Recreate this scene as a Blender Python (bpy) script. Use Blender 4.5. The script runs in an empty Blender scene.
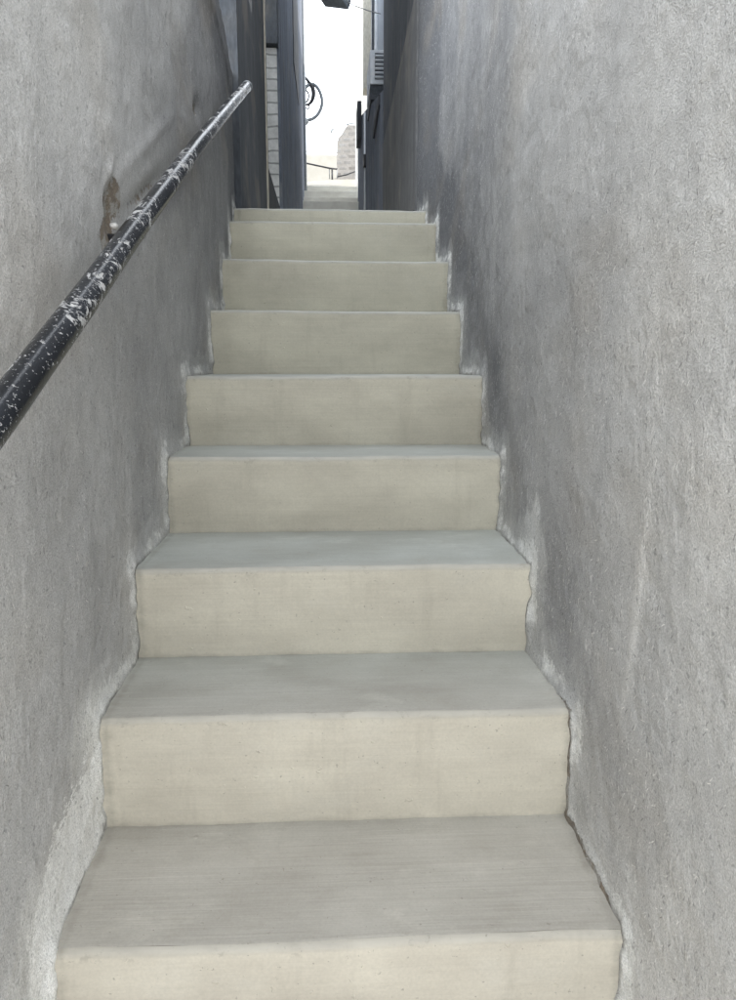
import bpy, bmesh, math, random
import numpy as np
from mathutils import Vector, Matrix, noise as mn
random.seed(7)
sc = bpy.context.scene
C = sc.collection
R = math.radians

# ------------------------------------------------------------------ helpers
def obj(name, me, mat=None, parent=None):
    o = bpy.data.objects.new(name, me); C.objects.link(o)
    if mat is not None and len(me.materials) == 0: me.materials.append(mat)
    if parent is not None: o.parent = parent
    return o
def tag(o, label=None, cat=None, group=None, kind=None):
    if label: o['label'] = label
    if cat: o['category'] = cat
    if group: o['group'] = group
    if kind: o['kind'] = kind
    return o
def empty(name, loc, label, cat, group=None):
    o = bpy.data.objects.new(name, None); C.objects.link(o); o.location = loc
    o.empty_display_size = .1
    bpy.context.view_layer.update()
    return tag(o, label, cat, group)
def mesh_of(bm, name, smooth=False):
    bmesh.ops.recalc_face_normals(bm, faces=bm.faces)
    me = bpy.data.meshes.new(name); bm.to_mesh(me); bm.free()
    if smooth:
        for p in me.polygons: p.use_smooth = True
    return me
def part(name, bm, mat, parent=None, smooth=False):
    """mesh in world coordinates, kept in place under its parent"""
    me = mesh_of(bm, name, smooth)
    o = obj(name, me, mat, parent)
    if parent is not None:
        off = Vector((0, 0, 0)); p = parent
        while p is not None: off += p.location; p = p.parent
        me.transform(Matrix.Translation(-off))
    return o
def box(bm, x0, x1, y0, y1, z0, z1, bev=0.0, m=None):
    vs = [bm.verts.new((x, y, z)) for x in (x0, x1) for y in (y0, y1) for z in (z0, z1)]
    if m is not None:
        for v in vs: v.co = m @ v.co
    q = [(0,1,3,2),(4,6,7,5),(0,4,5,1),(2,3,7,6),(0,2,6,4),(1,5,7,3)]
    fs = [bm.faces.new([vs[i] for i in f]) for f in q]
    if bev > 0:
        es = list({e for f in fs for e in f.edges})
        bmesh.ops.bevel(bm, geom=es, offset=bev, segments=2, affect='EDGES', profile=.6)
def prism(bm, pts, z0, z1):
    """vertical prism; z1 may be a list per point"""
    n = len(pts)
    zt = z1 if isinstance(z1, (list, tuple)) else [z1]*n
    a = [bm.verts.new((p[0], p[1], z0)) for p in pts]
    b = [bm.verts.new((p[0], p[1], z)) for p, z in zip(pts, zt)]
    bm.faces.new(a[::-1]); bm.faces.new(b)
    for i in range(n):
        j = (i+1) % n
        bm.faces.new((a[i], a[j], b[j], b[i]))
def tube(bm, pts, rad, seg=12, cap=True):
    pts = [Vector(p) for p in pts]
    rr = rad if isinstance(rad, (list, tuple)) else [rad]*len(pts)
    rings = []
    up = None
    for i, p in enumerate(pts):
        t = (pts[min(i+1, len(pts)-1)] - pts[max(i-1, 0)]).normalized()
        if up is None:
            up = Vector((0, 0, 1)) if abs(t.z) < .9 else Vector((1, 0, 0))
        s = t.cross(up).normalized(); up = s.cross(t).normalized()
        rings.append([bm.verts.new(p + rr[i]*(math.cos(a)*s + math.sin(a)*up))
                      for a in [2*math.pi*k/seg for k in range(seg)]])
    for a, b in zip(rings, rings[1:]):
        for k in range(seg):
            bm.faces.new((a[k], a[(k+1) % seg], b[(k+1) % seg], b[k]))
    if cap:
        bm.faces.new(rings[0][::-1]); bm.faces.new(rings[-1])
def ball(bm, c, r, sz=1.0):
    m = Matrix.Translation(c) @ Matrix.Diagonal((1, 1, sz, 1))
    bmesh.ops.create_icosphere(bm, subdivisions=2, radius=r, matrix=m)
def fadd(me, name, arr):
    a = me.attributes.new(name, 'FLOAT', 'POINT'); a.data.foreach_set('value', np.asarray(arr, dtype=np.float32))
def fbm(x, y, z, o=4):
    return mn.fractal(Vector((x, y, z)), 1.0, 2.0, o)

# ------------------------------------------------------------------ node helper
class NT:
    def __init__(s, name):
        s.m = bpy.data.materials.new(name); s.m.use_nodes = True
        s.t = s.m.node_tree; s.t.nodes.clear()
        s.out = s.t.nodes.new('ShaderNodeOutputMaterial')
        s.co = s.t.nodes.new('ShaderNodeNewGeometry').outputs['Position']
    def n(s, typ, **kw):
        nd = s.t.nodes.new(typ)
        for k, v in kw.items(): setattr(nd, k, v)
        return nd
    def put(s, sock, v):
        if isinstance(v, bpy.types.NodeSocket): s.t.links.new(v, sock)
        elif v is not None:
            if isinstance(v, (tuple, list)) and sock.type == 'RGBA' and len(v) == 3: v = (*v, 1)
            sock.default_value = v
    def math(s, op, a, b=None, c=None, clamp=False):
        nd = s.n('ShaderNodeMath', operation=op, use_clamp=clamp)
        s.put(nd.inputs[0], a); s.put(nd.inputs[1], b); s.put(nd.inputs[2], c)
        return nd.outputs[0]
    def add(s, a, b): return s.math('ADD', a, b)
    def mul(s, a, b): return s.math('MULTIPLY', a, b)
    def scl(s, v, co=None):
        nd = s.n('ShaderNodeVectorMath', operation='MULTIPLY')
        s.put(nd.inputs[0], co or s.co); nd.inputs[1].default_value = v
        return nd.outputs[0]
    def noise(s, scale, detail=3, rough=.55, stretch=None, co=None, dist=0.0):
        nd = s.n('ShaderNodeTexNoise')
        s.put(nd.inputs['Vector'], s.scl(stretch, co) if stretch else (co or s.co))
        nd.inputs['Scale'].default_value = scale; nd.inputs['Detail'].default_value = detail
        nd.inputs['Roughness'].default_value = rough; nd.inputs['Distortion'].default_value = dist
        return nd.outputs['Fac']
    def ramp(s, f, a, b, lo=0.0, hi=1.0, smooth=True):
        nd = s.n('ShaderNodeMapRange', interpolation_type='SMOOTHSTEP' if smooth else 'LINEAR')
        nd.clamp = True
        s.put(nd.inputs[0], f)
        for i, v in zip((1, 2, 3, 4), (a, b, lo, hi)): s.put(nd.inputs[i], v)
        return nd.outputs[0]
    def mix(s, f, a, b, blend='MIX'):
        nd = s.n('ShaderNodeMix', data_type='RGBA', blend_type=blend)
        s.put(nd.inputs[0], f); s.put(nd.inputs[6], a); s.put(nd.inputs[7], b)
        return nd.outputs[2]
    def gain(s, col, f):
        nd = s.n('ShaderNodeVectorMath', operation='SCALE')
        s.put(nd.inputs[0], col); s.put(nd.inputs['Scale'], f)
        return nd.outputs[0]
    def attr(s, name):
        nd = s.n('ShaderNodeAttribute'); nd.attribute_name = name
        return nd.outputs['Fac']
    def bump(s, h, strength, dist, normal=None):
        nd = s.n('ShaderNodeBump'); s.put(nd.inputs['Height'], h)
        nd.inputs['Strength'].default_value = strength; nd.inputs['Distance'].default_value = dist
        if normal is not None: s.put(nd.inputs['Normal'], normal)
        return nd.outputs[0]
    def fleck(s, scale, length, width, prob, bias=1.0, offset=(0, 0, 0)):
        """short straight strokes in the y-z plane, one at most per Voronoi cell"""
        nd = s.n('ShaderNodeVectorMath', operation='ADD'); s.put(nd.inputs[0], s.co); nd.inputs[1].default_value = offset
        sp = s.n('ShaderNodeSeparateXYZ'); s.put(sp.inputs[0], nd.outputs[0])
        cb = s.n('ShaderNodeCombineXYZ'); s.put(cb.inputs[0], sp.outputs[1]); s.put(cb.inputs[1], sp.outputs[2])
        sc_ = s.n('ShaderNodeVectorMath', operation='SCALE'); s.put(sc_.inputs[0], cb.outputs[0]); sc_.inputs['Scale'].default_value = scale
        v = s.n('ShaderNodeTexVoronoi', voronoi_dimensions='2D'); s.put(v.inputs['Vector'], sc_.outputs[0]); v.inputs['Scale'].default_value = 1.0
        d = s.n('ShaderNodeVectorMath', operation='SUBTRACT'); s.put(d.inputs[0], sc_.outputs[0]); s.put(d.inputs[1], v.outputs['Position'])
        ds = s.n('ShaderNodeSeparateXYZ'); s.put(ds.inputs[0], d.outputs[0])
        cs = s.n('ShaderNodeSeparateColor'); s.put(cs.inputs[0], v.outputs['Color'])
        ang = s.math('MULTIPLY_ADD', cs.outputs[0], 3.1416*bias, 1.5708*(1-bias)+.15)
        ca = s.math('COSINE', ang); sa = s.math('SINE', ang)
        u = s.add(s.mul(ds.outputs[0], ca), s.mul(ds.outputs[1], sa))
        w = s.math('SUBTRACT', s.mul(ds.outputs[1], ca), s.mul(ds.outputs[0], sa))
        w = s.add(w, s.mul(s.mul(u, u), s.math('SUBTRACT', cs.outputs[1], .5)))       # slight curve
        lu = s.ramp(s.math('ABSOLUTE', u), length*.55, length, 1, 0)
        lw = s.ramp(s.math('ABSOLUTE', w), width*.4, width, 1, 0)
        on = s.math('LESS_THAN', cs.outputs[2], prob)
        return s.mul(s.mul(lu, lw), on)
    def bsdf(s, col, rough=.9, normal=None, metal=0.0, spec=.3):
        b = s.n('ShaderNodeBsdfPrincipled')
        s.put(b.inputs['Base Color'], col); s.put(b.inputs['Roughness'], rough)
        s.put(b.inputs['Metallic'], metal); b.inputs['Specular IOR Level'].default_value = spec
        if normal is not None: s.put(b.inputs['Normal'], normal)
        s.t.links.new(b.outputs[0], s.out.inputs['Surface'])
        return s.m

# ------------------------------------------------------------------ materials
def plaster(name, dark, light, fringe=(.80, .80, .775), detail=True, streak=.5, flecks=1.0, bumpk=1.0, pebble=1.0, calm=1.0):
    s = NT(name)
    n1 = s.noise(1.3, 5, .6)
    n2 = s.noise(1.0, 4, .6, stretch=(7, 7, .9))
    n3 = s.noise(9, 4, .65)
    f = s.add(s.add(s.mul(n1, (1-streak)*calm), s.mul(n2, streak*calm)), s.add(s.mul(s.math('SUBTRACT', n3, .5), .35*calm), .5*(1-calm)))
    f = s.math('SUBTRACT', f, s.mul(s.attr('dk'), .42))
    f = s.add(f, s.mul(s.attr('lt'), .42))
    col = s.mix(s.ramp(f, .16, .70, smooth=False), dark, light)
    col = s.mix(s.mul(s.ramp(s.noise(2.3, 3, .5, co=s.scl((1, 1, 1.4))), .5, .72), .22), col, (.40, .345, .27), 'MIX')
    if not detail:
        g = s.noise(60, 3, .6, stretch=(1, 1, .35))
        col = s.gain(col, s.ramp(g, .25, .75, .78, 1.2, False))
        return s.bsdf(col, .92, s.bump(s.add(g, s.mul(n2, 1.5)), .5*bumpk, .01))
    # whitish plaster worked along the edge of the steps
    jag = s.noise(30, 5, .78, stretch=(1, 1.5, .6))
    e = s.add(s.attr('edge'), s.add(s.mul(s.math('SUBTRACT', jag, .5), 2.2), s.mul(s.math('SUBTRACT', s.noise(110, 2, .6, stretch=(1, 1.7, .7)), .5), 1.7)))
    fr = s.ramp(e, .99, 1.04, 1, 0)
    fc = s.gain(fringe, s.ramp(s.noise(45, 4, .65), .2, .8, .66, 1.12, False))
    col = s.mix(s.mul(fr, s.ramp(s.add(n3, s.mul(s.attr('splash'), .5)), .42, .60, .10, .92)), col, fc)
    # thin smear of the same further up
    e2 = s.add(s.mul(s.attr('edge'), .42), s.mul(s.math('SUBTRACT', s.noise(14, 6, .75, stretch=(1, 1.2, .6)), .5), 2.4))
    col = s.mix(s.mul(s.ramp(e2, .75, 1.15, 1, 0), s.ramp(s.attr('splash'), 0, 1, .16, .6)), col, fringe)
    sj = s.add(s.attr('smear'), s.mul(s.math('SUBTRACT', s.noise(46, 4, .75, stretch=(1, .6, 1.4)), .5), 6.0))
    sm = s.mul(s.ramp(sj, -.04, .10), s.ramp(s.noise(38, 4, .7), .25, .55, .55, .92))
    col = s.mix(sm, col, s.gain((.92, .92, .90), s.ramp(s.noise(60, 3, .7, stretch=(1, 1.6, .7)), .2, .8, .78, 1.05, False)))
    # torn brown render
    ch = s.add(s.attr('chip'), s.mul(s.math('SUBTRACT', s.noise(40, 4, .7), .5), 1.3))
    chm = s.ramp(ch, .42, .58)
    col = s.mix(s.mul(chm, .9), col, s.mix(s.noise(40, 3, .6), (.10, .085, .07), (.33, .26, .19)))
    col = s.mix(s.mul(chm, s.ramp(s.noise(24, 4, .7), .46, .56)), col, (.40, .385, .36))
    # grain
    g1 = s.noise(330, 2, .7); g3 = s.noise(60, 2, .6, stretch=(1, 1, .6))
    col = s.gain(col, s.ramp(g3, .25, .75, .93, 1.07, False))
    col = s.gain(col, s.ramp(g1, .3, .7, .74, 1.24, False))
    pits = s.ramp(s.noise(95, 1, .5), .66, .74)
    col = s.mix(s.mul(pits, .38), col, (.12, .12, .12))
    patch = s.ramp(s.noise(7, 3, .65), .42, .66, .25, 1)
    fl = s.fleck(52, .34, .055, .20*flecks, .6)
    fl2 = s.fleck(22, .24, .026, .20*flecks, .75, (3.1, 7.7, 1.3))
    fd = s.fleck(38, .26, .05, .12*flecks, .5, (9.1, 2.7, 5.3))
    fade = s.ramp(s.noise(5, 3, .6), .35, .6, .25, 1)
    fls = s.mul(s.math('MAXIMUM', fl, fl2), fade)
    fls = s.mul(fls, s.ramp(s.noise(130, 1, .5), .35, .6))
    col = s.mix(s.mul(fls, .85), col, (.86, .84, .80))
    fds = s.mul(fd, fade)
    col = s.mix(s.mul(fds, .55), col, (.09, .085, .08))
    gap = s.ramp(s.add(s.attr('gap'), s.mul(s.math('SUBTRACT', s.noise(60, 3, .6), .5), .012)), .001, .011, 1, 0)
    col = s.mix(s.mul(gap, s.ramp(s.noise(4.5, 3, .6), .42, .58, .10, .75)), col, (.12, .11, .095))
    h = s.add(s.mul(g1, .60*pebble), s.add(s.mul(s.mul(g3, patch), 1.5), s.mul(s.noise(14, 1, .55), 1.4)))
    h = s.math('SUBTRACT', h, s.mul(chm, 1.2))
    return s.bsdf(col, .9, s.bump(h, .62*bumpk, .0065), spec=.25)

def step_paint(name, c0, c1, brush=.018, cool=(.775, .795, .765), y0=1.02, dirt_shade=(.20, .185, .15), lip=(.72, .68, .58)):
    s = NT(name)
    br = s.noise(1.0, 2, .65, stretch=(3.0, 130, 130))
    br2 = s.noise(1.0, 2, .6, stretch=(1.2, 34, 34))
    bl = s.noise(3.2, 4, .6, stretch=(1, 2, 2))
    f = s.add(s.mul(bl, .92), s.add(s.mul(br2, .05), s.mul(br, .03)))
    col = s.mix(s.ramp(f, .32, .68, smooth=False), c0, c1)
    col = s.mix(s.mul(s.ramp(s.noise(5.5, 5, .7, stretch=(1, 1.6, 1.6)), .54, .72), .30), col, (.60, .57, .50))
    col = s.gain(col, s.ramp(br, .3, .7, 1-brush, 1+brush, False))
    col = s.gain(col, s.ramp(s.noise(210, 2, .6), .25, .75, .94, 1.06, False))
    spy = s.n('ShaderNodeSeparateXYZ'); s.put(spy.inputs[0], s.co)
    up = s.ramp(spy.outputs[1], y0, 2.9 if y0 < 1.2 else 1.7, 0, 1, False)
    col = s.mix(up, col, s.mix(1.0, col, cool, 'MULTIPLY'))  # higher steps dimmed and cooled: the alley's light falloff painted in
    no = s.add(s.attr('nose'), s.mul(s.math('SUBTRACT', s.noise(22, 4, .7, stretch=(.7, 2, 2)), .5), 1.3))
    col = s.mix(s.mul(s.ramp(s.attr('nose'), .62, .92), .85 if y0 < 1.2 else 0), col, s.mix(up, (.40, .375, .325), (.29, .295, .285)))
    col = s.mix(s.mul(s.ramp(no, .55, 1.15), .22), col, lip)
    nb_ = s.mul(s.ramp(s.attr('nose'), .35, .7), s.ramp(s.noise(34, 4, .75, stretch=(.7, 1, 1)), .57, .66))
    col = s.mix(s.mul(nb_, .38), col, (.30, .275, .23))
    drip = s.ramp(s.noise(1.0, 4, .7, stretch=(16, 16, 2.2)), .52, .72)
    col = s.mix(s.mul(drip, .20), col, (.30, .27, .22))
    di = s.add(s.attr('dirt_shade'), s.mul(s.math('SUBTRACT', s.noise(30, 5, .7, stretch=(.6, 1, 1)), .5), .9))
    col = s.mix(s.mul(s.ramp(di, .45, 1.15), .62), col, dirt_shade)  # grime plus contact shade painted into the step corners
    sp = s.ramp(s.noise(120, 2, .5), .70, .76)
    col = s.mix(s.mul(sp, .5), col, (.2, .18, .15))
    if brush > .02:
        vv = s.n('ShaderNodeTexVoronoi'); s.put(vv.inputs['Vector'], s.co); vv.inputs['Scale'].default_value = 11
        vc = s.n('ShaderNodeSeparateColor'); s.put(vc.inputs[0], vv.outputs['Color'])
        lump = s.mul(s.ramp(vv.outputs['Distance'], .02, .085, 1, 0), s.math('LESS_THAN', vc.outputs[0], .16))
        col = s.mix(s.mul(lump, .25), col, (.60, .57, .52))
    else: lump = 0.0
    sp2 = s.ramp(s.noise(70, 2, .5, stretch=(.8, 1, 1)), .72, .77)
    h = s.add(s.add(s.mul(br, .8 if brush > .02 else .35), s.mul(br2, .3)), s.add(s.mul(s.noise(18, 2, .6), .9), s.add(s.mul(sp2, 1.2), s.mul(lump, 2.2))))
    return s.bsdf(col, s.ramp(bl, .3, .7, .52, .70), s.bump(h, .42, .0035), spec=.35)

def simple(name, c0, c1, scale=20, rough=.7, metal=0.0, stretch=None, bumpk=.2, spec=.4):
    s = NT(name)
    n = s.noise(scale, 4, .65, stretch=stretch)
    col = s.mix(s.ramp(n, .3, .7), c0, c1)
    return s.bsdf(col, s.ramp(n, .3, .7, max(rough-.1, .05), min(rough+.1, 1)), s.bump(n, bumpk, .004), metal, spec)

M = {}
M['wall_l'] = plaster('plaster_rail_side', (.160, .163, .170), (.655, .648, .635), streak=.32, calm=.5)
M['wall_r'] = plaster('plaster_open_side', (.155, .158, .168), (.635, .624, .604), streak=.42, flecks=3.0, calm=.5)
M['coping'] = plaster('plaster_coping', (.12, .125, .13), (.26, .265, .27), detail=False)
M['dark'] = plaster('dark_render', (.035, .042, .052), (.095, .103, .116), detail=False, streak=.8)
M['dark2'] = plaster('dark_render_blue', (.045, .055, .075), (.215, .24, .29), detail=False, streak=.85, bumpk=1.6)
M['dark3'] = plaster('dark_render_brown', (.07, .074, .08), (.17, .17, .172), detail=False, streak=.8)
M['pale'] = plaster('pale_render', (.44, .50, .58), (.62, .67, .74), detail=False, streak=.8)
M['white_wall'] = plaster('white_render', (.66, .655, .63), (.84, .83, .80), detail=False, streak=.6, bumpk=.5)
M['beige'] = plaster('beige_render', (.36, .34, .28), (.52, .49, .42), detail=False, streak=.7, bumpk=.6)
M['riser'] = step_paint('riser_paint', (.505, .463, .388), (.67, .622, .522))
M['tread'] = step_paint('tread_paint', (.335, .311, .270), (.455, .430, .382), brush=.03, cool=(.93, 1.015, 1.065), y0=1.25, lip=(.64, .61, .54))  # grey from dirt, with the weaker, bluer skylight on treads painted in
M['path'] = simple('path_cement', (.68, .65, .58), (.80, .78, .70), 6, .9)
M['lane'] = simple('lane_cement', (.235, .22, .185), (.285, .27, .235), 5, .9)
M['asphalt'] = simple('street_paving', (.26, .25, .235), (.36, .34, .315), 9, .92)
M['earth'] = simple('dry_ground', (.16, .14, .10), (.30, .27, .20), .7, .95)
M['iron'] = simple('dark_iron', (.02, .021, .023), (.06, .06, .065), 60, .5, .3)
M['grey_pipe'] = simple('grey_conduit', (.20, .22, .235), (.30, .32, .34), 50, .6)
M['grey_metal'] = simple('grey_metal', (.22, .24, .26), (.34, .36, .37), 30, .55, .2)
M['ac_white'] = simple('weathered_white', (.76, .80, .84), (.86, .88, .90), 14, .55)
M['ac_dark'] = simple('shadow_slot', (.05, .055, .065), (.10, .11, .125), 40, .7)
M['shutter'] = simple('dark_shutter', (.025, .028, .034), (.05, .054, .062), 12, .7, stretch=(1, 1, .3))
M['lamp_glass'] = simple('clouded_panel', (.48, .49, .47), (.66, .66, .62), 25, .35)
M['wire'] = simple('wire_cover', (.26, .26, .26), (.36, .36, .36), 30, .6)
M['pink_wire'] = simple('faded_cable', (.20, .11, .10), (.26, .16, .14), 30, .7)
M['cream'] = simple('sunlit_cream', (.31, .298, .268), (.36, .348, .32), 3, .9)
M['pole'] = simple('pale_pole', (.17, .165, .16), (.24, .23, .22), 30, .6)
M['bolt'] = simple('white_bolt', (.55, .53, .50), (.75, .73, .70), 90, .6)

def brick_mat(name, c1, c2, mortar, scale, bw=.5, rh=.25, ms=.02, axis='XZ'):
    s = NT(name)
    sp = s.n('ShaderNodeSeparateXYZ'); s.put(sp.inputs[0], s.co)
    cb = s.n('ShaderNodeCombineXYZ'); s.put(cb.inputs[0], sp.outputs[0]); s.put(cb.inputs[1], sp.outputs[2])
    wob = s.n('ShaderNodeTexNoise'); s.put(wob.inputs['Vector'], s.co); wob.inputs['Scale'].default_value = 5
    ad = s.n('ShaderNodeVectorMath', operation='MULTIPLY_ADD')
    s.put(ad.inputs[0], wob.outputs['Color']); ad.inputs[1].default_value = (.05, .05, 0); s.put(ad.inputs[2], cb.outputs[0])
    b = s.n('ShaderNodeTexBrick'); s.put(b.inputs['Vector'], ad.outputs[0])
    for k, v in (('Color1', c1), ('Color2', c2), ('Mortar', mortar)): b.inputs[k].default_value = (*v, 1)
    b.inputs['Scale'].default_value = scale; b.inputs['Mortar Size'].default_value = ms
    b.inputs['Brick Width'].default_value = bw; b.inputs['Row Height'].default_value = rh; b.inputs['Bias'].default_value = 0
    col = s.gain(b.outputs['Color'], s.ramp(s.noise(12, 4, .7), .25, .75, .75, 1.2, False))
    h = s.math('SUBTRACT', s.mul(s.noise(20, 3, .6), .5), b.outputs['Fac'])
    return s.bsdf(col, .92, s.bump(h, .6, .012))
M['white_brick'] = brick_mat('white_brick', (.82, .82, .80), (.88, .88, .86), (.42, .42, .41), 1.0, 3.0, .10, .008)
M['stone'] = brick_mat('rubble_stone', (.20, .185, .172), (.285, .28, .275), (.30, .285, .27), 1.0, .19, .11, .03)

def rail_mat():
    s = NT('spattered_black_paint')
    n = s.noise(30, 6, .74, stretch=(1, .7, .8), dist=.9)
    m = s.noise(5, 3, .6)
    top = s.n('ShaderNodeSeparateXYZ'); s.put(top.inputs[0], s.n('ShaderNodeNewGeometry').outputs['Normal'])
    sp = s.n('ShaderNodeSeparateXYZ'); s.put(sp.inputs[0], s.co)
    far = s.ramp(sp.outputs[1], 1.2, 3.6, .0, .02, False)
    t = s.add(s.add(n, s.mul(s.math('SUBTRACT', m, .5), .62)), s.add(far, s.mul(top.outputs[2], .035)))
    a = s.ramp(t, .60, .635)
    fine = s.ramp(s.add(s.noise(150, 3, .72), s.mul(s.math('SUBTRACT', m, .5), .25)), .605, .65)
    thin = s.ramp(s.add(s.noise(1.0, 4, .7, stretch=(60, 22, 22)), far), .645, .69)
    w = s.math('MAXIMUM', a, s.math('MAXIMUM', s.mul(fine, .75), s.mul(thin, .8)))
    blk = s.mix(s.ramp(m, .35, .65), (.005, .0065, .010), (.014, .017, .024))
    wht = s.mix(s.noise(60, 3, .6), (.36, .36, .37), (.66, .65, .63))
    col = s.mix(w, blk, wht)
    return s.bsdf(col, s.ramp(w, 0, 1, .22, .88), s.bump(s.add(w, s.mul(s.noise(90, 3, .6), .5)), .5, .0018), spec=.34)
M['rail'] = rail_mat()

# ------------------------------------------------------------------ stair layout (metres, y = distance up the alley, z from eye level)
ST = [(-.46, -2.03, .02), (-.16, -1.81, .02), (.14, -1.585, .02), (.44, -1.355, .02), (.745, -1.125, .02),
      (1.038, -.893, .030), (1.322, -.636, .010), (1.612, -.416, .012), (1.961, -.196, .008), (2.247, .024, .012),
      (2.689, .261, .030), (3.008, .490, .025), (3.329, .703, .010), (3.68, .836, .12)]
STREET = -2.22
prof = [(-3.0, STREET), (ST[0][0], STREET)]
for i, (d, z, tl) in enumerate(ST):
    dn = ST[i+1][0] if i+1 < len(ST) else d+.7
    prof += [(d, z), (dn, z+tl)]
prof = np.array(prof)

def seg_dist(Y, Z):
    best = np.full(Y.shape, 1e9)
    for (y0, z0), (y1, z1) in zip(prof, prof[1:]):
        dy, dz = y1-y0, z1-z0; L2 = max(dy*dy+dz*dz, 1e-9)
        t = np.clip(((Y-y0)*dy+(Z-z0)*dz)/L2, 0, 1)
        best = np.minimum(best, np.hypot(Y-y0-t*dy, Z-z0-t*dz))
    return best
def riser_dist(Y, Z):
    best = np.full(Y.shape, 1e9)
    for (y0, z0), (y1, z1) in zip(prof, prof[1:]):
        if abs(y1-y0) > .02: continue
        t = np.clip((Z-z0)/max(z1-z0, 1e-6), 0, 1)
        best = np.minimum(best, np.hypot(Y-y0, Z-z0-t*(z1-z0)))
    return best

ky = [-.6, .6, 1.04, 1.32, 1.61, 1.96, 2.25, 2.69, 3.0, 3.33, 3.68, 5]
kl = [-.455, -.455, -.455, -.455, -.458, -.452, -.446, -.437, -.432, -.438, -.474, -.48]
kr = [.474, .474, .474, .474, .462, .464, .470, .478, .480, .477, .474, .468]
def sm_interp(y, xs, vs):
    y = np.asarray(y)
    return sum(np.interp(y+o, xs, vs)*w for o, w in ((-.16, .2), (-.08, .2), (0, .2), (.08, .2), (.16, .2)))

def gauss(Y, Z, y, z, ry, rz, ang=0):
    c, s_ = math.cos(ang), math.sin(ang)
    u = (Y-y)*c+(Z-z)*s_; w = -(Y-y)*s_+(Z-z)*c
    return np.exp(-(u/ry)**2-(w/rz)**2)

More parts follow.
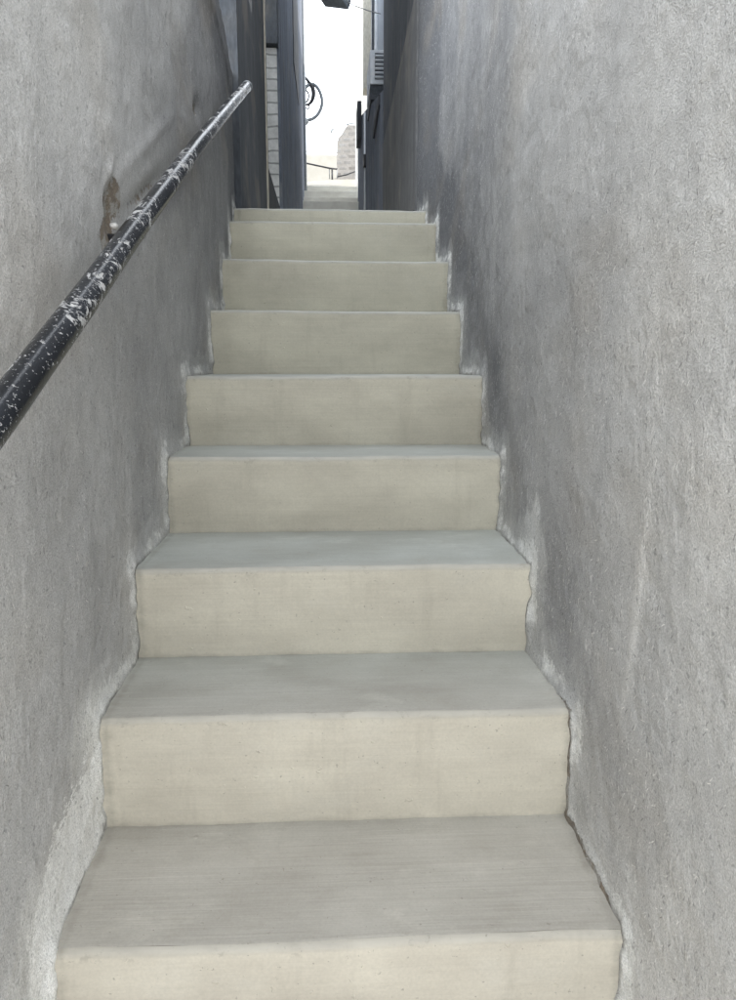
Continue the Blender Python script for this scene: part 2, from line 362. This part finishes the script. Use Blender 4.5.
def plaster_wall(side, y0, y1, ztop, thick, name, mat, label):
    """a rough rendered wall: fine uneven face towards the alley, solid behind"""
    sg = -1 if side == 'l' else 1
    step = .0095
    ys = np.arange(y0, y1+1e-6, step)
    zf = 2.15 if side == 'r' else ztop
    zs = np.concatenate([np.arange(-1.25, zf+1e-6, step)])
    zs = np.concatenate([[-2.6, -2.0, -1.6], zs, [ztop]]) if ztop-zf > .05 else np.concatenate([[-2.6, -2.0, -1.6], zs])
    Y, Z = np.meshgrid(ys, zs, indexing='ij')
    X = sm_interp(Y, ky, kl if side == 'l' else kr)
    nz = np.array([[mn.noise(Vector((y*1.3, z*1.3, sg*3.3)))*.007 + mn.noise(Vector((y*5, z*5, sg*7.3)))*.0035
                    + mn.noise(Vector((y*15, z*15, sg*1.9)))*.0018 + mn.noise(Vector((y*42, z*42, sg)))*.0009 for z in zs] for y in ys])
    sd = seg_dist(Y, Z); rd = riser_dist(Y, Z)
    near = sd < .09
    nb = np.zeros_like(Y); nr = np.zeros_like(Y)
    for i, j in zip(*np.nonzero(near)):
        y, z = ys[i], zs[j]
        nb[i, j] = mn.noise(Vector((y*9, z*9, sg*11.7)))
        nr[i, j] = mn.noise(Vector((y*27, z*27, sg*4.7))) + .7*mn.noise(Vector((y*51, z*51, sg*8.7)))
    nl = np.array([[fbm(y*2.2, z*2.2, sg*5.1, 3) for z in zs] for y in ys])
    fil = np.exp(-(sd/.018)**2)*(.004+.0022*nb+.0036*nr) + np.exp(-(rd/.028)**2)*(.003+.003*np.maximum(nb, 0)+.0022*nr)
    out = nz + fil
    fw = .020+.018*np.maximum(0, nb+.4)+.012*np.exp(-(rd/.05)**2)
    zero = np.zeros_like(Y); spl = zero; gp = sd; smr = zero-4
    if side == 'l':
        fw = fw + .05*gauss(Y, Z, .98, -.80, .14, .19) + .03*gauss(Y, Z, 1.25, -.62, .16, .14)
        smr = np.clip((np.interp(Y, [.90, .95, .978, 1.02, 1.076, 1.17, 1.25, 1.33, 1.40, 1.46], [-1.2, -.95, -.848, -.782, -.736, -.71, -.70, -.695, -.74, -.90])-Z)/.042, -4, 4)
        spl = np.clip(.6*gauss(Y, Z, .99, -.80, .15, .2) + .6*gauss(Y, Z, 1.27, -.62, .14, .12), 0, 1)
        chip = .85*gauss(Y, Z, 1.655, .405, .040, .035, .5) + 1.0*gauss(Y, Z, 1.57, .298, .055, .035, .3) + .70*gauss(Y, Z, 1.61, .350, .045, .05) \
             + .55*gauss(Y, Z, 2.60, .90, .05, .03, .5) + .35*gauss(Y, Z, 2.56, .90, .03, .025)
        gouge = gauss(Y, Z, 1.90, .468, .26, .020, .45)
        out = out - .016*np.clip(gauss(Y, Z, 1.61, .355, .034, .06, .35)+gauss(Y, Z, 2.60, .90, .05, .03, .5), 0, 1) - .008*gouge
        out = out + .010*gauss(Y, Z, 1.60, .43, .05, .012, .9) + .006*gauss(Y, Z, 1.95, .60, .25, .02, .5)
        chip = chip + .50*gouge
        dk = .85*np.clip((Y-1.7)/1.9, 0, 1.1) + .15*gauss(Y, Z, 1.9, -.02, .45, .28, .6) + .16*nl*np.clip((1.5-Z), 0, 1)  # darkening up the alley paints the falloff of light into the plaster
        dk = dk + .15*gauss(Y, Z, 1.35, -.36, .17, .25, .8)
        lt = .25*np.clip((1.7-Y)/.8, 0, 1)*np.clip((Z+.85)/.4, .35, 1) + .45*gauss(Y, Z, 2.35, 1.10, .32, .07, .72) + .30*gauss(Y, Z, 1.45, .60, .35, .28)  # brighter near end and diagonal patch: light painted into the wall tone
        dk = dk + .40*gauss(Y, Z, 2.0, .46, .6, .05, .46)          # darker band under the rail
        dk = dk + .0*Y
        # lip near the top of the wall
        out = out + .006*(1/(1+np.exp(-(Z-1.385)/.004)))
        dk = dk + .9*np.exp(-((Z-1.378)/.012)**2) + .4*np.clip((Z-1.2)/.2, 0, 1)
    else:
        spl = np.clip(.7*gauss(Y, Z, 1.62, -.28, .12, .16) + .6*gauss(Y, Z, 1.02, -.70, .12, .15), 0, 1); gp = sd*(1-.72*gauss(Y, Z, 1.18, -.80, .22, .16))
        fw = fw + .016*gauss(Y, Z, 1.3, -.6, .3, .3) + .03*gauss(Y, Z, 1.62, -.28, .1, .15) + .025*gauss(Y, Z, 1.02, -.70, .10, .12)
        chip = .50*gauss(Y, Z, 1.27, -.60, .05, .045)*(0.6+nb)
        lo = np.interp(Y, prof[:, 0], prof[:, 1])
        hh = Z-np.interp(Y, [.74, 3.33], [-1.125, .703])
        dk = .78*np.clip((Y-1.15)/2.5, 0, 1.1) + .24*np.exp(-((hh-.17-.10*nl)/.12)**2)*np.clip((Y-.9)/.5, 0, 1)  # fading light up the alley put into colour, plus stain beside the steps
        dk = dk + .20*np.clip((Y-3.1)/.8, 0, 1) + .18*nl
        lt = .30*np.clip((1.5-Y)/.8, 0, 1) + .25*gauss(Y, Z, 1.75, .65, .35, .5, -.9)  # light from the open near end painted as a paler tone
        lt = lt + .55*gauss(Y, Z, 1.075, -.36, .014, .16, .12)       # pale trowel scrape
        out = out + .003*gauss(Y, Z, 1.075, -.36, .012, .16, .12)
        chip = chip + 1.15*np.exp(-(sd/.011)**2)*np.clip(1.4*gauss(Y, Z, 1.22, -.80, .17, .13), 0, 1)
    chip = chip + .55*np.exp(-(sd/.009)**2)*np.clip(nb+.15, 0, 1)
    X = X - sg*out
    ny, nzv = Y.shape
    verts = np.stack([X, Y, Z], -1).reshape(-1, 3).tolist()
    idx = lambda i, j: i*nzv+j
    faces = []
    for i in range(ny-1):
        for j in range(nzv-1):
            f = (idx(i, j), idx(i+1, j), idx(i+1, j+1), idx(i, j+1))
            faces.append(f if sg < 0 else f[::-1])
    # back, top and ends
    nF = len(verts)
    bx = sg*(.45+thick)
    for i in range(ny): verts.append((bx, ys[i], zs[0])); verts.append((bx, ys[i], zs[-1]))
    b = lambda i, t: nF+2*i+t
    for i in range(ny-1):
        for f in ((b(i, 0), b(i, 1), b(i+1, 1), b(i+1, 0)), (idx(i, nzv-1), idx(i+1, nzv-1), b(i+1, 1), b(i, 1))):
            faces.append(f if sg < 0 else f[::-1])
    e0 = [idx(0, j) for j in range(nzv)] + [b(0, 1), b(0, 0)]
    e1 = [idx(ny-1, j) for j in range(nzv)] + [b(ny-1, 1), b(ny-1, 0)]
    faces.append(tuple(e0 if sg < 0 else e0[::-1])); faces.append(tuple(e1[::-1] if sg < 0 else e1))
    me = bpy.data.meshes.new(name); me.from_pydata(verts, [], faces); me.update()
    smooth = np.zeros(len(me.polygons), bool); smooth[:(ny-1)*(nzv-1)] = True
    me.polygons.foreach_set('use_smooth', smooth)
    pad = lambda a, v=0: np.concatenate([a.reshape(-1), np.full(2*ny, v)])
    fadd(me, 'edge', pad(sd/fw, 9)); fadd(me, 'chip', pad(chip)); fadd(me, 'dk', pad(dk)); fadd(me, 'lt', pad(lt)); fadd(me, 'gap', pad(gp, 1)); fadd(me, 'splash', pad(spl)); fadd(me, 'smear', pad(smr, -4))
    o = obj(name, me, mat)
    return tag(o, label, 'wall')

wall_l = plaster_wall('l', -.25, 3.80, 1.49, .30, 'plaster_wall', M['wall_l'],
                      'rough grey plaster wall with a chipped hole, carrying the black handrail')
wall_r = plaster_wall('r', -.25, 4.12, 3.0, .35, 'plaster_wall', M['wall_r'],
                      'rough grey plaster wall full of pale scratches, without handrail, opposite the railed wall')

# ------------------------------------------------------------------ main staircase
stair = empty('staircase', (0, ST[0][0], STREET), 'pale painted cement staircase with nine risers between the two plaster walls', 'staircase')
xs = np.linspace(-.50, .53, 150)
def strip(name, pts, nose, dirt_shade, seed, mat, parent, amp):
    """sweep a profile (y,z) across the width with hand-made unevenness"""
    V, F, A, D = [], [], [], []
    n = len(pts)
    for i, x in enumerate(xs):
        wv = .0045*mn.noise(Vector((x*2.6, seed*3.1, 0))) + .0016*mn.noise(Vector((x*11, seed*3.1, 4)))
        wz = .0050*mn.noise(Vector((x*1.9, seed*5.7, 9))) + .0018*mn.noise(Vector((x*9, seed*5.7, 2)))
        side = max(0, 1-min(abs(x+.44), abs(x-.465))/.035)
        for j, (y, z) in enumerate(pts):
            k = amp[j]
            loc = .0016*mn.noise(Vector((x*14, y*14, z*14)))
            V.append((x, y+(wv*k+loc if nose[j] < .99 else wv*k), z+wz*k+loc*.6)); A.append(nose[j]); D.append(max(dirt_shade[j], side*.8))
    for i in range(len(xs)-1):
        for j in range(n-1):
            F.append((i*n+j, (i+1)*n+j, (i+1)*n+j+1, i*n+j+1))
    me = bpy.data.meshes.new(name); me.from_pydata(V, [], F); me.update()
    me.polygons.foreach_set('use_smooth', np.ones(len(F), bool))
    fadd(me, 'nose', A); fadd(me, 'dirt_shade', D)
    o = obj(name, me, mat, parent)
    off = Vector((0, 0, 0)); p = parent
    while p is not None: off += p.location; p = p.parent
    me.transform(Matrix.Translation(-off))
    return o
for i, (d, z, tl) in enumerate(ST):
    zb = STREET if i == 0 else ST[i-1][1]+ST[i-1][2]
    dn = ST[i+1][0] if i+1 < len(ST) else d+.55
    zn = z+tl
    rr = .011
    pts, nose, dirt_shade, amp = [], [], [], []
    pts.append((d+.006, zb-.012)); nose.append(0); dirt_shade.append(.9); amp.append(.1)
    m = 16
    for k in range(m+1):
        t = k/m
        zz = zb+.001+(z-rr-zb)*t
        yy = d+.006-.004*math.sin(t*math.pi)-.006*t
        pts.append((yy, zz)); nose.append(max(0, (t-.86)/.14)*.75); dirt_shade.append(.75*math.exp(-((zz-zb)/.022))); amp.append(.15+.85*t)
    for k in range(1, 6):
        a = k/5*math.pi/2*.98
        pts.append((d+rr-rr*math.cos(a)+.0, z-rr+rr*math.sin(a))); nose.append(.75+.05*k); dirt_shade.append(0); amp.append(1)
    sobj = strip('step', pts, nose, dirt_shade, i+1, M['riser'], stair, amp)
    y0 = pts[-1][0]; z0 = pts[-1][1]
    tp, tn, td, ta = [], [], [], []
    m = 22
    for k in range(m+1):
        t = k/m
        yy = y0+(dn+.012-y0)*t
        zz = z0+(zn-z0)*t
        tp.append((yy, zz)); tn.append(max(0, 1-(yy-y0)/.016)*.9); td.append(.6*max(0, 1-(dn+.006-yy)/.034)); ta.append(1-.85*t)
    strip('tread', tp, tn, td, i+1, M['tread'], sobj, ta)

# ------------------------------------------------------------------ handrail
hr = empty('handrail', (-.385, .2, -.37), 'black pipe handrail spattered with white paint, sloping up the left wall', 'handrail')
yr = [-.35, .3, .869, 1.272, 1.749, 2.313, 3.0, 3.675]
zr = [-.605, -.305, -.032, .176, .424, .712, 1.050, 1.378]
bm = bmesh.new()
pp = []
for k in range(121):
    y = -.35+(3.675+.35)*k/120
    pp.append((-.385+.0015*mn.noise(Vector((y*3, 0, 0))), y, float(np.interp(y, yr, zr))+.0015*mn.noise(Vector((y*3, 5, 0)))))
tube(bm, pp, .0225, 28)
part('pipe', bm, M['rail'], hr, True)
bm = bmesh.new()
a, b = Vector(pp[-2]), Vector(pp[-1]); t = (b-a).normalized()
tube(bm, [b-t*.012, b+t*.004, b+t*.0045], [.0245, .0245, .019], 28)
part('end_cap', bm, M['grey_metal'], hr, True)
for y in (.45, 1.60, 2.60, 3.5):
    z = float(np.interp(y, yr, zr))
    bm = bmesh.new()
    tube(bm, [(-.47, y, z-.045), (-.415, y, z-.045), (-.395, y, z-.04), (-.386, y, z-.022)], .008, 10)
    part('bracket', bm, M['iron'], hr, True)
bm = bmesh.new(); ball(bm, (-.452, 1.605, .325), .0085, .85)
for v in bm.verts: v.co += Vector((mn.noise(v.co*90), mn.noise(v.co*90+Vector((4, 0, 0))), mn.noise(v.co*90+Vector((0, 4, 0)))))*.003
part('anchor_bolt', bm, M['bolt'], hr, True)

# ------------------------------------------------------------------ houses and walls further up, left
hA = empty('house', (-.44, 3.81, 0), 'dark grey house front just beyond the upper end of the handrail', 'house')
bm = bmesh.new(); prism(bm, [(-.440, 3.803), (-.440, 5.36), (-.88, 6.3), (-.55, 3.803)], -.4, 7.2)
part('wall', bm, M['dark'], hA)
bm = bmesh.new(); box(bm, -.475, -.432, 5.363, 5.43, .9, 4.4, .004)
part('door_jamb', bm, M['beige'], hA)
bm = bmesh.new(); box(bm, -.62, -.436, 5.433, 6.70, .6, 1.525, .006)
part('stoop_wall', bm, M['shutter'], hA)

hB = empty('house', (-.44, 7.0, 0), 'dark house with a white brick pier and slit window, left side of the alley mouth', 'house')
bm = bmesh.new()
prism(bm, [(-.440, 7.0), (-.425, 13.1), (-1.9, 13.3), (-1.05, 7.0)], .4, 6.2)
part('wall', bm, M['dark2'], hB)
bm = bmesh.new(); box(bm, -.60, -.462, 6.955, 6.997, .8, 2.93, .004)
part('brick_pier', bm, M['white_brick'], hB)
bm = bmesh.new(); box(bm, -1.2, -.447, 6.90, 6.996, 2.94, 5.8, .004)
part('lintel_wall', bm, M['dark'], hB)
bm = bmesh.new(); box(bm, -.72, -.62, 5.6, 6.99, .8, 3.0)
part('door', bm, M['shutter'], hB)
wf = None
bm = bmesh.new(); box(bm, -.46, -.424, 9.5, 10.9, 3.85, 5.15, .003)
wf = part('window', bm, M['shutter'], hB)
bm = bmesh.new(); tube(bm, [(-.405, 12.75, 2.4), (-.405, 12.75, 6.3)], .022, 12)
part('downpipe', bm, M['grey_metal'], hB, True)
bm = bmesh.new(); box(bm, -.46, -.412, 12.9, 13.16, 2.2, 6.35, .006)
part('corner_pilaster', bm, M['dark'], hB)

# iron scroll with grey hoop
br = empty('wall_bracket', (-.42, 12.95, 4.33), 'dark iron scroll and large grey hoop sticking out from the left house corner', 'bracket')
def smooth_pts(pts, n):
    pts = [Vector(p) for p in pts]; P = [pts[0]*2-pts[1]]+pts+[pts[-1]*2-pts[-2]]; out = []
    for i in range(1, len(P)-2):
        for k in range(n):
            t = k/n; a, b, c, d = P[i-1:i+3]
            out.append(.5*((2*b)+(-a+c)*t+(2*a-5*b+4*c-d)*t*t+(-a+3*b-3*c+d)*t*t*t))
    out.append(pts[-1]); return out
yb = 12.95
hoop = smooth_pts([(-.43, yb, 4.80), (-.36, yb, 4.885), (-.27, yb, 4.912), (-.18, yb, 4.84), (-.125, yb, 4.70), (-.13, yb, 4.57), (-.19, yb, 4.45), (-.28, yb, 4.375), (-.40, yb, 4.345)], 8)
bm = bmesh.new(); tube(bm, hoop, .027, 12); part('hoop', bm, M['grey_pipe'], br, True)
bm = bmesh.new()
cv = smooth_pts([(-.45, yb, 5.04), (-.385, yb, 5.00), (-.33, yb, 4.93), (-.275, yb, 4.85), (-.262, yb, 4.75), (-.29, yb, 4.655), (-.35, yb, 4.595), (-.42, yb, 4.60)], 8)
tube(bm, cv, [.016+.020*math.sin(math.pi*k/(len(cv)-1))**2 for k in range(len(cv))], 10)
part('scroll', bm, M['iron'], br, True)
bm = bmesh.new()
cv = smooth_pts([(-.44, yb, 4.86), (-.39, yb, 4.82), (-.345, yb, 4.76), (-.35, yb, 4.68), (-.39, yb, 4.63), (-.43, yb, 4.64)], 8)
tube(bm, cv, .014, 10); tube(bm, smooth_pts([(-.36, yb, 4.60), (-.33, yb, 4.555), (-.36, yb, 4.53), (-.41, yb, 4.55)], 6), .012, 8)
part('curl', bm, M['iron'], br, True)
bm = bmesh.new(); ball(bm, (-.405, yb, 4.33), .062); part('wall_mount', bm, M['grey_metal'], br, True)

# ------------------------------------------------------------------ right side
hC = empty('house', (.463, 4.13, 0), 'dark grey streaked house front beyond the right plaster wall', 'house')
bm = bmesh.new(); prism(bm, [(.463, 4.122), (2.2, 4.122), (2.2, 6.68), (.463, 6.68)], -.4, 2.06)
part('plinth', bm, M['dark3'], hC)
bm = bmesh.new(); prism(bm, [(.474, 4.122), (2.2, 4.122), (2.2, 6.68), (.466, 6.68)], 2.064, 7.6)
part('wall', bm, M['dark'], hC)

lw = empty('boundary_wall', (.463, 6.7, 0), 'low dark wall with a sloping top below the louvred cooling unit', 'wall')
bm = bmesh.new(); prism(bm, [(.463, 6.683), (.56, 6.683), (.56, 12.3), (.449, 12.3)], .5, [2.50, 2.50, 4.15, 4.15])
part('wall', bm, M['dark2'], lw)
bm = bmesh.new(); tube(bm, [(.445, 9.75, 2.0), (.445, 9.75, 3.38)], .013, 10); part('downpipe', bm, M['ac_white'], lw, True)
bm = bmesh.new(); box(bm, .425, .458, 9.66, 9.80, 2.72, 2.86, .004); part('junction_box', bm, M['iron'], lw)
bm = bmesh.new(); box(bm, .445, .470, 7.05, 7.95, 2.505, 2.60, .004); part('ledge', bm, M['shutter'], lw)
bm = bmesh.new(); box(bm, .395, .452, 10.9, 11.4, 3.45, 3.93, .006); part('shutter', bm, M['shutter'], lw)

hD = empty('house', (.66, 6.7, 0), 'pale house set back behind the low wall on the right', 'house')
bm = bmesh.new(); prism(bm, [(.66, 6.69), (2.6, 6.69), (2.6, 12.2), (.66, 12.2)], .5, 6.2)
part('wall', bm, M['pale'], hD)
bm = bmesh.new(); box(bm, .625, .657, 10.6, 10.75, 3.4, 6.9, .004); part('downpipe', bm, M['ac_white'], hD)
bm = bmesh.new(); box(bm, .62, .657, 11.35, 11.42, 3.4, 6.9, .004); part('door_frame', bm, M['ac_dark'], hD)
ep = empty('end_pier', (.5, 12.4, 0), 'tall narrow off-white wall end on the right of the alley mouth', 'wall end')
bm = bmesh.new(); prism(bm, [(.463, 13.55), (.95, 13.50), (.95, 13.9), (.463, 13.9)], 2.6, 6.6)
part('lower_pier', bm, M['white_wall'], ep)
bm = bmesh.new(); prism(bm, [(.545, 12.31), (.86, 12.31), (.86, 12.6), (.545, 12.6)], 4.624, 7.0)
part('upper_pier', bm, M['beige'], ep)

ac = empty('cooling_unit', (.55, 8.4, 3.19), 'boxy white cooling unit with louvred end, fixed high on the right side', 'air conditioner')
bm = bmesh.new(); box(bm, .44, .655, 8.40, 9.10, 3.20, 3.54, .008); part('body', bm, M['ac_white'], ac)
bm = bmesh.new(); box(bm, .492, .652, 8.388, 8.398, 3.245, 3.505, .002); g = part('grille', bm, M['ac_dark'], ac)
for k in range(6):
    bm = bmesh.new(); z = 3.262+k*.042
    m = Matrix.Translation((0, 8.382, z)) @ Matrix.Rotation(R(-28), 4, 'X')
    box(bm, .494, .650, -.012, .012, -.006, .006, .001, m)
    part('slat', bm, M['ac_white'], g)
bm = bmesh.new(); box(bm, .446, .652, 8.42, 9.08, 3.05, 3.196, .006); part('bracket', bm, M['ac_dark'], ac)

# ------------------------------------------------------------------ hanging lamp on a wire, top of the view
hl = empty('hanging_lamp', (.08, 10, 4.75), 'boxy grey lamp with pale panels hung on a wire across the alley', 'lamp')
rot = Matrix.Translation((.075, 10.0, 4.83)) @ Matrix.Rotation(R(17), 4, 'Y') @ Matrix.Rotation(R(-24), 4, 'Z')
bm = bmesh.new()
box(bm, -.17, .17, -.13, .13, -.075, -.045, .004, rot)
box(bm, -.17, .17, -.13, .13, .105, .14, .004, rot)
for x in (-.16, -.055, .055, .16):
    for y in (-.12, .12):
        box(bm, x-.011, x+.011, y-.011, y+.011, -.045, .105, 0, rot)
part('frame', bm, M['grey_metal'], hl)
bm = bmesh.new(); box(bm, -.15, .15, -.112, .112, -.044, .104, 0, rot); part('lamp_panel', bm, M['lamp_glass'], hl)
bm = bmesh.new()
wp = [(-.46, 10.0, 5.02)]+[(-.46+.5*t, 10.0, 5.02-.02*t) for t in (.5,)]+[(.02, 10.0, 4.985)]
tube(bm, wp, .006, 8)
part('wire', bm, M['wire'], hl, True)
bm = bmesh.new()
tube(bm, [(.22, 10.0, 4.765), (.35, 10.0, 4.715), (.50, 10.0, 4.67), (.68, 10.0, 4.63)], .006, 8)
part('wire', bm, M['wire'], hl, True)

# ------------------------------------------------------------------ upper steps, lane and what stands on it
us = empty('upper_staircase', (0, 11.9, 2.4), 'short flight of pale cement steps far up at the mouth of the alley', 'staircase')
for k, (y0, y1, zt) in enumerate([(12.02, 12.36, 2.855), (12.32, 12.62, 2.985), (12.58, 12.90, 3.145), (12.86, 13.30, 3.295)]):
    bm = bmesh.new(); box(bm, -.47, .47, y0, y1+.3*(k == 3), 2.2, zt, .012)
    bmesh.ops.subdivide_edges(bm, edges=[e for e in bm.edges if abs(e.verts[0].co.x-e.verts[1].co.x) > .5], cuts=24)
    for v in bm.verts:
        v.co.z += .008*mn.noise(Vector((v.co.x*3, k*4.1, 0))) if v.co.z > zt-.02 else 0
    part('step', bm, M['path'], us)

def sheet(name, pts_y, x0, x1, mat, nx=2, fn=None):
    bm = bmesh.new()
    rows = []
    for (y, z) in pts_y:
        rows.append([bm.verts.new((x0+(x1-x0)*i/nx, y, z+(fn(x0+(x1-x0)*i/nx, y) if fn else 0))) for i in range(nx+1)])
    for a, b in zip(rows, rows[1:]):
        for i in range(nx): bm.faces.new((a[i], a[i+1], b[i+1], b[i]))
    me = mesh_of(bm, name, True)
    return tag(obj(name, me, mat), kind='structure')
sheet('path', [(4.20, .952), (6, 1.30), (8, 1.70), (10, 2.12), (12.1, 2.56)], -.62, .56, M['path'])
sheet('lane', [(13.2, 3.27), (13.8, 3.46), (15, 3.96), (16.5, 4.30), (18, 4.52), (22, 4.9), (30, 5.3)], -3.0, 3.0, M['lane'], 12,
      lambda x, y: .03*mn.noise(Vector((x*.8, y*.8, 0))) - (.07*max(0, -x)**1.2 if y < 15.5 else 0))
sheet('street', [(-9, STREET), (-4, STREET), (-.45, STREET)], -14, 14, M['asphalt'])  # unseen street behind the camera, added for sunlit warm bounce onto the risers
# hillside that carries it all, one sheet to the horizon
def hz(x, y):
    pts = [(-600, -3.0), (-9, STREET-.05), (-.5, STREET-.05), (.5, -1.75), (1.5, -1.05), (3.6, .2), (7, 1.2), (12, 2.2), (13.5, 3.0), (15, 3.75), (18, 4.4), (30, 5.2), (60, 6.0), (600, 6.5)]
    return float(np.interp(y, [p[0] for p in pts], [p[1] for p in pts]))
bm = bmesh.new()
gx = [-500, -200, -80, -40, -20, -10, -5, -2.5, 0, 2.5, 5, 10, 20, 40, 80, 200, 500]
gy = [-600, -200, -60, -20, -9, -4, -.5, .5, 1.5, 3.6, 7, 9, 12, 13.5, 15, 18, 24, 30, 45, 60, 120, 300, 600]
rows = [[bm.verts.new((x, y, hz(x, y)+(0 if abs(x) < 4 else .5*mn.noise(Vector((x*.05, y*.05, 0)))*min(1, abs(x)/20)-.06))) for x in gx] for y in gy]
for a, b in zip(rows, rows[1:]):
    for i in range(len(gx)-1): bm.faces.new((a[i], a[i+1], b[i+1], b[i]))
tag(obj('ground', mesh_of(bm, 'ground', True), M['earth']), kind='structure')

rl = empty('railing', (0, 15, 3.95), 'thin dark metal railing at the top of the lane, left of the stone wall', 'railing')
bm = bmesh.new(); tube(bm, [(-1.1, 15, 4.36), (-.483, 15, 4.259), (.02, 15, 4.165), (.145, 15, 4.157)], .016, 10); part('rail', bm, M['iron'], rl, True)
for x, z1 in ((.045, 4.16), (-1.08, 4.35)):
    bm = bmesh.new(); tube(bm, [(x, 15.0, 3.86), (x, 15.0, z1)], .018, 10); part('post', bm, M['iron'], rl, True)
bm = bmesh.new(); tube(bm, [(-.01, 15.02, 4.19), (-.01, 15.02, 3.98), (.14, 15.02, 3.985), (.14, 15.02, 4.16)], .009, 8); part('frame', bm, M['grey_metal'], rl, True)

sw = empty('stone_wall', (.35, 15.5, 4.1), 'pale rubble stone wall with a stepped left edge beyond the alley mouth', 'wall')
bm = bmesh.new()
outl = [(.144, 3.8), (.144, 4.79), (.175, 4.90), (.245, 4.975), (.30, 5.06), (.365, 5.145), (.55, 5.14), (1.6, 5.2), (1.6, 3.8)]
fr_ = [bm.verts.new((x, 15.55-.1*(x-.144), z)) for x, z in outl]; bk_ = [bm.verts.new((x, 15.9, z)) for x, z in outl]
bm.faces.new(fr_); bm.faces.new(bk_[::-1])
for i in range(len(outl)): j = (i+1) % len(outl); bm.faces.new((fr_[i], bk_[i], bk_[j], fr_[j]))
part('masonry', bm, M['stone'], sw)
bm = bmesh.new(); tube(bm, [(.34, 15.55, 5.155), (.42, 15.53, 5.172), (.60, 15.5, 5.172)], .014, 8); part('top_bar', bm, M['grey_metal'], sw, True)
bm = bmesh.new(); tube(bm, [(.15, 15.42, 4.125), (.33, 15.42, 4.165), (.56, 15.40, 4.245)], .013, 8); part('base_pipe', bm, M['iron'], sw, True)

fw_ = bmesh.new(); prism(fw_, [(-4, 19.2), (.30, 19.2), (.30, 19.5), (-4, 19.5)], 4.3, 5.66)
bmesh.ops.bevel(fw_, geom=list(fw_.edges), offset=.02, segments=1, affect='EDGES')
tag(part('garden_wall', fw_, M['cream']), 'bright cream wall in the hazy distance behind the dark railing', 'wall')
lp = empty('lamp_post', (.035, 20, 4.7), 'thin grey lamp post standing in the bright distance behind the railing', 'lamp post')
bm = bmesh.new(); tube(bm, [(.035, 20, 4.6), (.035, 20, 6.42)], .014, 8); part('pole', bm, M['pole'], lp, True)
bm = bmesh.new(); tube(bm, [(.035, 20, 6.42), (.06, 20, 6.50), (.12, 20, 6.52)], [.02, .03, .035], 8); part('lamp_head', bm, M['grey_metal'], lp, True)
bm = bmesh.new(); tube(bm, [(-2.8, 17, 5.13), (-1.4, 17, 5.085), (-.52, 17, 5.07), (.161, 17, 5.05), (.9, 16.0, 5.05)], .008, 8)
tag(part('cable', bm, M['pink_wire'], None, True), 'thin faded pinkish cable strung across the bright gap above the railing', 'cable')

# ------------------------------------------------------------------ light
SUN_EL, SUN_AZ = R(42), R(116)          # azimuth clockwise from +Y: from the right, a little behind the camera
w = bpy.data.worlds.new('World'); sc.world = w; w.use_nodes = True
nt = w.node_tree; nt.nodes.clear()
sky = nt.nodes.new('ShaderNodeTexSky'); sky.sky_type = 'NISHITA'; sky.sun_disc = False
sky.sun_elevation = SUN_EL; sky.sun_rotation = SUN_AZ; sky.dust_density = 3.0; sky.air_density = 1.0
bg = nt.nodes.new('ShaderNodeBackground'); bg.inputs['Strength'].default_value = .12
nt.links.new(sky.outputs[0], bg.inputs['Color'])
haze = nt.nodes.new('ShaderNodeBackground'); haze.inputs['Color'].default_value = (.93, .97, 1, 1); haze.inputs['Strength'].default_value = 3.6
ad = nt.nodes.new('ShaderNodeAddShader'); wo = nt.nodes.new('ShaderNodeOutputWorld')
nt.links.new(bg.outputs[0], ad.inputs[0]); nt.links.new(haze.outputs[0], ad.inputs[1]); nt.links.new(ad.outputs[0], wo.inputs[0])
sl = bpy.data.lights.new('Sun', 'SUN'); sl.energy = 4.5; sl.angle = R(.53); sl.color = (1, .95, .86)
so = bpy.data.objects.new('Sun', sl); C.objects.link(so); so.location = (10, -5, 14)
dirv = Vector((math.sin(SUN_AZ)*math.cos(SUN_EL), math.cos(SUN_AZ)*math.cos(SUN_EL), math.sin(SUN_EL)))
so.rotation_euler = dirv.to_track_quat('Z', 'Y').to_euler()

# ------------------------------------------------------------------ camera
cd = bpy.data.cameras.new('Camera'); cd.sensor_fit = 'VERTICAL'; cd.sensor_height = 36; cd.sensor_width = 36
cd.lens = 722/1000*36; cd.clip_start = .02; cd.clip_end = 3000
co = bpy.data.objects.new('Camera', cd); C.objects.link(co); co.location = (0, 0, 0)
co.rotation_euler = (R(90)-math.atan(116/722), 0, -math.atan(36/722))
sc.camera = co
sc.view_settings.view_transform = 'Standard'; sc.view_settings.look = 'None'; sc.view_settings.exposure = 0

sc.cycles.max_bounces = 6; sc.cycles.diffuse_bounces = 4; sc.cycles.glossy_bounces = 2
sc.cycles.transmission_bounces = 0; sc.cycles.transparent_max_bounces = 2
sc.cycles.caustics_reflective = False; sc.cycles.caustics_refractive = False
